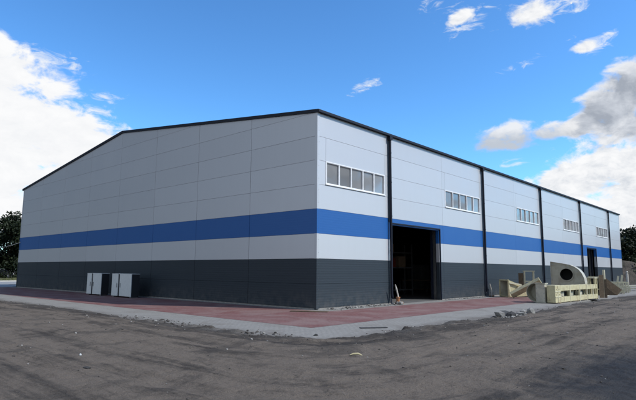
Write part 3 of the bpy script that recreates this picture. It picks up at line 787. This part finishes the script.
# ------------------------------------------------------------------ trees and background
def tree(name, label, loc, h, r, leaf, seed, n=5200, base=.12, group=None, lean=0, nb=16, ls=.26):
    rd = random.Random(seed); t = thing(name, label, 'tree', loc, 0, group)
    mb = MB(); mb.tube([(0,0,0),(lean*.3, 0, h*.3),(lean*.6, .1, h*.6),(lean, 0, h*.9)], [.03*h,.024*h,.015*h,.004*h], 9)
    cl = []
    for i in range(nb):
        z = h*(base+.12+(.80-base)*(i+.5)/nb); a = rd.random()*6.28
        rr = r*(.45+.55*math.sin(math.pi*min(1, max(.12, (z/h-base)/(1-base)*.85+.15))))*rd.uniform(.5, .95)
        e = Vector((math.cos(a)*rr+lean*z/h, math.sin(a)*rr, z)); s0 = Vector((lean*z/h*.8, 0, max(z-rr*.5, h*.12)))
        mb.tube([s0, (s0+e)/2+Vector((0,0,.08*h*rd.random())), e], [.011*h, .006*h, .002*h], 6)
        cl.append((e, r*rd.uniform(.28, .5)))
        for _ in range(2): cl.append((e*.6+Vector((lean*.3+rd.gauss(0,.22*r), rd.gauss(0,.22*r), e.z*.4+rd.gauss(0,.05*h))), r*rd.uniform(.2, .42)))
    cl.append((Vector((lean, 0, h*.93)), r*.3))
    mb.build('trunk', M['bark'], t, smooth=True)
    lf = MB(); per = n//len(cl)
    for c, cr in cl:
        for _ in range(per):
            v = Vector((rd.gauss(0,1), rd.gauss(0,1), rd.gauss(0,1))).normalized()*cr*(rd.random()**.45); v.z *= .75
            p = c+v
            if p.z < h*base*.7: continue
            a = Vector((rd.gauss(0,1), rd.gauss(0,1), rd.gauss(0,.7))).normalized(); b = a.cross(Vector((rd.gauss(0,1), rd.gauss(0,1), rd.gauss(0,1)))).normalized(); s = ls*rd.uniform(.5, 1.2)
            lf.add([p-a*s, p+b*s*.55, p+a*s, p-b*s*.55], [(0,1,2,3)])
    lf.build('crown', leaf, t, fix=False)
    return t
LT = 'trees behind the far end of the gable'
tree('broadleaf_tree', 'dark broadleaf tree closest to the gable end, left background', (13.5, 80.5, 0), 9.9, 4.8, M['leaf_dark'], 1, 13000, .08, LT)
tree('broadleaf_tree', 'dark broadleaf tree at the left edge, left background', (5.4, 78.5, 0), 9.6, 4.8, M['leaf_dark'], 2, 13000, .08, LT)
tree('broadleaf_tree', 'lighter broadleaf tree between and behind the two dark ones', (9.5, 88, 0), 11.0, 5.2, M['leaf_mid'], 3, 11000, .08, LT)
tree('broadleaf_tree', 'broadleaf tree half hidden behind the gable end', (20.5, 86, 0), 10.5, 4.5, M['leaf_mid'], 4, 5000, .08, LT)
def bush(loc, r, seed, label, group):
    rd = random.Random(seed); o = MB()
    for _ in range(2600):
        v = Vector((rd.gauss(0,1), rd.gauss(0,1), abs(rd.gauss(0,.8)))).normalized()*r*(rd.random()**.4); v.x *= 1.5
        a = Vector((rd.gauss(0,1), rd.gauss(0,1), rd.gauss(0,1))).normalized(); b = a.cross(Vector((rd.gauss(0,1), .3, rd.gauss(0,1)))).normalized(); s = .16*rd.uniform(.6, 1.3)
        o.add([v-a*s, v+b*s*.6, v+a*s, v-b*s*.6], [(0,1,2,3)])
    ob = o.build('bush', M['leaf_dark'], fix=False); ob.location = loc; return tag(ob, label, 'bush', group)
bush((2.2, 76.5, 0), 2.6, 11, 'dark bush under the tree at the left edge', 'bushes below the trees')
bush((11.0, 77.5, 0), 2.7, 12, 'dark bush in the shade between two broadleaf trees', 'bushes below the trees')
bush((17.5, 78.5, 0), 2.7, 13, 'dark bush right beside the gable end', 'bushes below the trees')
# dark car at the left edge under the trees
car = thing('parked_car', 'dark car parked on the grass under the trees', 'car', (11.0, 77.0, .03), 8)
prof = [(-2.1,.32),(-2.15,.75),(-2.0,.92),(-1.3,.98),(-.75,1.42),(.75,1.45),(1.35,1.0),(2.0,.85),(2.12,.6),(2.08,.3)]
MB().prism(prof, lambda a, b: (a, -.85, b), lambda a, b: (a, .85, b)).build('body', M['carpaint'], car, bevel=.07)
for s in (-1, 1):
    MB().prism([(-1.15,1.0),(-.68,1.36),(.68,1.38),(1.15,1.02)], lambda a, b: (a, s*.853, b), lambda a, b: (a, s*.862, b)).build('side_window', M['carglass'], car)
    for x in (-1.35, 1.3):
        w = MB().tube([(x, s*.66, .32), (x, s*.87, .32)], .32, 20).build('wheel', M['rubber'], car); MB().tube([(x, s*.871, .32), (x, s*.882, .32)], .2, 16).build('rim', M['steel'], w)
    MB().box(2.03, 2.13, s*.7-.15, s*.7+.15, .58, .72).build('headlight', M['lamp_clear'], car); MB().box(-2.17, -2.09, s*.7-.13, s*.7+.13, .68, .82).build('tail_light', M['lamp_red'], car)
gp = thing('stone_post', 'pale stone gatepost on the grass close to the gable end', 'post', (15.0, 72.5, .03), 0)
MB().box(-.3, .3, -.3, .3, 0, 1.35).build('shaft', M['stone'], gp, bevel=.03); MB().box(-.37, .37, -.37, .37, 1.351, 1.5).build('cap', M['stone'], gp, bevel=.02)
# cable from the wall to a pole
pl = thing('utility_pole', 'timber utility pole standing left of the yard', 'pole', (-8.6, 47.0, 0), 20)
MB().tube([(0,0,0),(0,0,7.2)], [.15,.11], 12).build('shaft', M['wood'], pl, smooth=True); MB().box(-.8, .8, -.06, .06, 6.7, 6.82).build('crossarm', M['wood_dark'], pl)
for x in (-.65, .65): MB().tube([(x,0,6.821),(x,0,6.96)], .04, 8).build('insulator', M['cab_white'], pl)
A, B = Vector((-.03, 34.3, 3.80)), Vector((-8.6, 47.0, 6.6)); pts = []
for i in range(25):
    u = i/24; p = A.lerp(B, u); p.z -= 4*u*(1-u)*1.9; pts.append(p)
tag(MB().tube(pts, .022, 8).build('overhead_cable', M['sheet'], smooth=True), 'pale sagging cable strung to the far edge of the gable', 'cable')
# right-hand background: brown bank, trees, posts
bx = np.arange(57, 120, .5); by = np.arange(-45, 48, .5)
def bank_h(x, y):
    d = np.minimum(x-61.5, 200)+(fbm(x*.2, y*.2, 4, 77)-.5)*4
    s = np.clip(d/4.5, 0, 1); s = s*s*(3-2*s); e = np.clip((y+45)/6, 0, 1)*np.clip((48-y)/6, 0, 1)*np.clip((120-x)/12, 0, 1)
    return -.15+s*e*(2.9+(fbm(x*.5, y*.5, 5, 88)-.5)*1.6)
setting(grid_object('embankment', bx, by, bank_h, M['earth']), label='brown earth bank beyond the end of the hall')
RT = 'trees on the bank beyond the hall'
spots = [(72, 2.5, 4.6, 4.3, 'leaf_dark', 'tall dark tree on the brown bank nearest the hall end'), (74, -4.5, 4.7, 4.6, 'leaf_dark', 'dense dark tree on the brown bank, right edge'),
         (80, 9, 5.6, 4.6, 'leaf_mid', 'lighter tree on the bank half hidden behind the hall end'), (78, -13, 4.8, 4.6, 'leaf_dark', 'dark tree on the bank beyond the right edge'), (84, 0.5, 5.2, 4.6, 'leaf_dark', 'dark tree at the back of the bank behind the others')]
for i, (x, y, h, r, lf, lab) in enumerate(spots):
    tree('broadleaf_tree', lab, (x, y, float(bank_h(np.array([x*1.0]), np.array([y*1.0]))[0])-.1), h, r, M[lf], 30+i, 8000, .02, RT, nb=18)
mb = MB(); rd = random.Random(5)
for _ in range(9000):
    x = rd.uniform(64.5, 74); y = rd.uniform(-20, 16); g = float(bank_h(np.array([x]), np.array([y]))[0])
    if vnoise(np.array([x*.5]), np.array([y*.5]), 3)[0] < .35 and x < 67: continue
    v = Vector((x, y, g+rd.random()**1.5*(1.6 if x > 67 else .7)))
    a = Vector((rd.gauss(0,1), rd.gauss(0,1), rd.gauss(0,1))).normalized(); b = a.cross(Vector((rd.gauss(0,1), .3, rd.gauss(0,1)))).normalized(); q = .2*rd.uniform(.6, 1.3)
    mb.add([v-a*q, v+b*q*.6, v+a*q, v-b*q*.6], [(0,1,2,3)])
setting(mb.build('undergrowth', M['leaf_mid'], fix=False), 'stuff', 'dark scrub on the brown bank under the trees')
def post(loc, h, m_, label, r=.17):
    t = thing('marker_post', label, 'post', loc, 0, 'pale posts before the brown bank')
    MB().tube([(0,0,0),(0,0,h*.7),(0,0,h*.82)], [r,r*.9,r*.7], 10).build('shaft', m_, t, smooth=True); MB().blob((0,0,h*.9), r*.8, 0, 2, .05).build('cap', m_, t, smooth=True)
PP = [(61.2, 1.0, 1.75, 'sheet', 'pale post before the brown bank, nearest the hall end'), (60.8, -.45, 1.6, 'cream_pale', 'cream post before the brown bank, between two others'),
      (60.2, -1.0, 1.45, 'sheet', 'short pale post before the brown bank, right of the cream one')]
for x, y, h, k, lab in PP: post((x, y, max(float(bank_h(np.array([x]), np.array([y]))[0]), 0)), h, M[k], lab)

# ------------------------------------------------------------------ world: Nishita sky with clouds
w = bpy.data.worlds.new('World'); SC.world = w; w.use_nodes = True
t = NT(w.node_tree); bg = t.n['Background']; STR = .12
sky = t.node('ShaderNodeTexSky', sky_type='NISHITA', sun_disc=False)
sky.sun_elevation = R(SUN_EL); sky.sun_rotation = R(180-SUN_AZ); sky.air_density = 1.0; sky.dust_density = .3; sky.ozone_density = 2.2; sky.altitude = 100
d = t.node('ShaderNodeTexCoord').outputs['Generated']; D3 = t.xyz(d)
az = t.math('MULTIPLY', t.math('ARCTAN2', D3[1], D3[0]), 180/math.pi); el = t.math('MULTIPLY', t.math('ARCSINE', D3[2]), 180/math.pi)
def cloud_field(blobs):
    out = None
    for a0, e0, ra, re, rot in blobs:
        u = t.math('MULTIPLY', t.math('SUBTRACT', az, a0), math.cos(R(e0))); v = t.math('SUBTRACT', el, e0)
        if rot:
            c, s = math.cos(R(rot)), math.sin(R(rot))
            # rot tilts the long axis: positive rises towards smaller azimuth (rightwards)
            u, v = t.math('SUBTRACT', t.math('MULTIPLY', u, c), t.math('MULTIPLY', v, s)), t.math('ADD', t.math('MULTIPLY', v, c), t.math('MULTIPLY', u, s))
        u = t.math('DIVIDE', u, ra); v = t.math('DIVIDE', v, re)
        q = t.math('SUBTRACT', 1, t.math('SQRT', t.math('ADD', t.math('MULTIPLY', u, u), t.math('MULTIPLY', v, v))))
        out = q if out is None else t.math('MAXIMUM', out, q)
    return t.math('MAXIMUM', out, -1.5)
dv = t.vmath('MULTIPLY', d, (1, 1, 1.7))
n1 = t.noise(dv, 17, 8, .6, .3); n1b = t.noise(t.vmath('ADD', dv, (.006, -.009, .022)), 17, 5, .6, .3); n2 = t.noise(t.vmath('MULTIPLY', d, (1, 1, 2.6)), 26, 7, .64, .7)
def density(F, amp, lo, hi, nn=None):
    return t.rng(t.math('ADD', t.math('MINIMUM', F, .55), t.math('MULTIPLY', t.math('SUBTRACT', nn or n1, .5), amp)), lo, hi, 0, 1, True)
lit = t.rng(t.math('SUBTRACT', n1, n1b), -.16, .16, 0, 1)
W = lambda v: [x/STR for x in v]
col = sky.outputs[0]
SKY_TINT = (1.05, 1.5, 1.75)
col = t.mix(1.0, col, [x*STR for x in SKY_TINT], 'MULTIPLY')
gm = t.node('ShaderNodeGamma'); t.put(gm.inputs[0], col); gm.inputs[1].default_value = 1.17
col = t.mix(1.0, gm.outputs[0], [x/STR for x in (1.0, 1.10, 1.15)], 'MULTIPLY')
# scattered clouds over the rest of the sky (outside the part the photograph shows)
side = t.math('MINIMUM', t.rng(t.math('ABSOLUTE', t.math('SUBTRACT', az, 40)), 48, 62, 0, 1, True), t.rng(el, 0, 6, 0, 1))
gc = t.math('MULTIPLY', t.rng(t.noise(dv, 2.6, 8, .58, .3), .57, .70, 0, 1, True), side)
col = t.mix(gc, col, t.mix(lit, W((.50, .54, .60)), W((.90, .91, .93))))
low = t.math('MULTIPLY', t.math('MULTIPLY', t.rng(t.math('ABSOLUTE', t.math('ADD', az, 38)), 25, 40, 1, 0, True), t.rng(el, 24, 34, 1, 0, True)), t.rng(t.noise(dv, 6, 7, .6, .3), .40, .56, 0, 1, True))
col = t.mix(low, col, t.mix(lit, W((.22, .24, .27)), W((.62, .64, .67))))
# unseen cloud bank added in the west, graded by azimuth to tone the gable
waz = t.math('ABSOLUTE', t.math('SUBTRACT', t.math('ABSOLUTE', az), 165)); 
west = t.math('MULTIPLY', t.rng(t.math('ADD', waz, t.math('MULTIPLY', t.math('SUBTRACT', n1, .5), 40)), 66, 84, 1, 0, True), t.rng(t.math('ADD', el, t.math('MULTIPLY', t.math('SUBTRACT', n1, .5), 40)), 48, 72, 1, 0, True))
wb = t.rng(t.math('ABSOLUTE', az), 116, 146, 0, 1, True)
col = t.mix(t.math('MULTIPLY', west, .95), col, t.mix(lit, t.mix(wb, W((.025, .042, .07)), W((.52, .62, .77))), t.mix(wb, W((.05, .075, .11)), W((.76, .86, .98)))))
# thin high wisps
thin = density(cloud_field([(36.6, 20.1, 2.6, .75, 24), (70, 20.3, 3.6, 1.0, -8), (19.9, 21.0, 2.2, .7, 14), (29.3, 28, 1.7, .9, 0), (18.9, 17.9, 1.0, .5, 0), (21.5, 11.1, 2.0, .6, 6),
                            (65.7, 16.4, 2.6, 1.8, 10), (25.4, 26.2, 3.2, 1.8, 20), (17, 25.8, 4.5, 1.8, 6), (12.8, 21.8, 2.6, 1.2, 8), (11.5, 22.2, 1.6, .9, 20), (15.4, 25.4, 3.2, .7, 0)]), 3.4, .25, 1.1, n2)
col = t.mix(t.math('MULTIPLY', thin, .8), col, W((.86, .90, .95)))
# white cumulus: broken puffs, then the two solid banks
puffs = density(cloud_field([(72, 18.4, 5.6, 2.4, -6), (63, 12.9, 4.0, 1.3, 0), (76, 20.7, 4, 2.0, 0),
                             (25.9, 26.3, 1.5, .8, 20), (18.8, 25.8, 3.2, 1.6, 6), (13.4, 21.7, 1.4, .8, 8), (11.5, 11.5, 6, 2.6, 10)]), 2.1, .10, .55)
banks = density(cloud_field([(75, 13.0, 8.5, 6.8, 0), (69.5, 12.6, 7.2, 4.6, -8), (64.5, 12.0, 5, 2.4, 0), (80, 8, 12, 9, 0), (70, 6, 12, 6, 0),
                             (16.0, 8.6, 6.4, 3.0, 14), (11.5, 9.6, 7.5, 3.8, 8), (19.5, 7.2, 4.5, 2.0, 10), (10, 5.0, 10, 3.5, 0)]), 1.5, .06, .36)
white = t.math('MULTIPLY', t.math('MAXIMUM', puffs, banks), t.rng(az, 80, 86, 1, 0, True))
lowgrey = t.math('MULTIPLY', t.rng(n2, .35, .62, 0, 1), t.rng(az, 28, 40, 1, .12, True))
col = t.mix(white, col, t.mix(lit, t.mix(lowgrey, W((.92, .93, .95)), W((.66, .70, .76))), W((.97, .975, .985))))
# grey-bellied cumulus at the right, small cumulus with a shaded base
GF = cloud_field([(11.6, 15.4, 4.6, 3.0, 24), (9.0, 17.0, 4.6, 3.6, 20), (14.2, 14.5, 2.8, 1.6, 10), (8, 14.0, 5.5, 3.6, 0)])
grey = density(GF, 1.4, .08, .42)
core = t.rng(t.math('ADD', t.math('ADD', GF, t.math('MULTIPLY', t.math('SUBTRACT', n1, .5), 1.1)), t.math('MULTIPLY', t.math('SUBTRACT', .5, lit), .35)), .12, .62, 0, 1, True)
col = t.mix(grey, col, t.mix(core, W((.84, .86, .90)), t.mix(t.rng(lit, .0, 1.0), W((.37, .41, .48)), W((.60, .64, .71)))))
small = density(cloud_field([(21.7, 13.8, 4.0, 1.9, 4), (17.0, 14.2, 3.2, 1.1, 6), (14.6, 25.9, .1, .1, 0)]), 1.4, .10, .5)
rim = t.rng(t.math('ADD', el, t.math('MULTIPLY', t.math('SUBTRACT', n1, .5), 3.0)), 13.2, 14.9, 0, 1, True)
col = t.mix(t.math('MULTIPLY', small, .95), col, t.mix(rim, W((.55, .585, .635)), W((.88, .89, .91))))
w.cycles.sampling_method = 'MANUAL'; w.cycles.sample_map_resolution = 512
t.put(bg.inputs['Color'], col); bg.inputs['Strength'].default_value = STR

# ------------------------------------------------------------------ sun, camera, output
sd_ = Vector((math.sin(R(SUN_AZ))*math.cos(R(SUN_EL)), -math.cos(R(SUN_AZ))*math.cos(R(SUN_EL)), math.sin(R(SUN_EL))))
sl = bpy.data.lights.new('sun', 'SUN'); sl.energy = 4.0; sl.angle = R(.5); sl.color = (1, .965, .91)
so = bpy.data.objects.new('sun', sl); COL.objects.link(so); so.rotation_euler = sd_.to_track_quat('Z', 'Y').to_euler(); so.location = (0, -30, 40)
f_px, yaw, pit, roll = 517.27, 0.733168, 0.134077, 0.006464
cam = bpy.data.cameras.new('camera'); cam.sensor_fit = 'HORIZONTAL'; cam.sensor_width = 36; cam.lens = 36*f_px/636; cam.clip_end = 3000; cam.clip_start = .1
co = bpy.data.objects.new('camera', cam); COL.objects.link(co); SC.camera = co
fw = Vector((math.cos(pit)*math.cos(yaw), math.cos(pit)*math.sin(yaw), math.sin(pit))); r_ = Vector((math.sin(yaw), -math.cos(yaw), 0)); u_ = r_.cross(fw)
r2 = r_*math.cos(roll)+u_*math.sin(roll); u2 = -r_*math.sin(roll)+u_*math.cos(roll)
co.matrix_world = Matrix(((r2.x, u2.x, -fw.x, -16.0527), (r2.y, u2.y, -fw.y, -14.5162), (r2.z, u2.z, -fw.z, 1.63554), (0,0,0,1)))
SC.view_settings.view_transform = 'Standard'; SC.view_settings.look = 'None'; SC.view_settings.exposure = 0; SC.view_settings.gamma = 1
SC.render.engine = 'CYCLES'; SC.cycles.max_bounces = 8
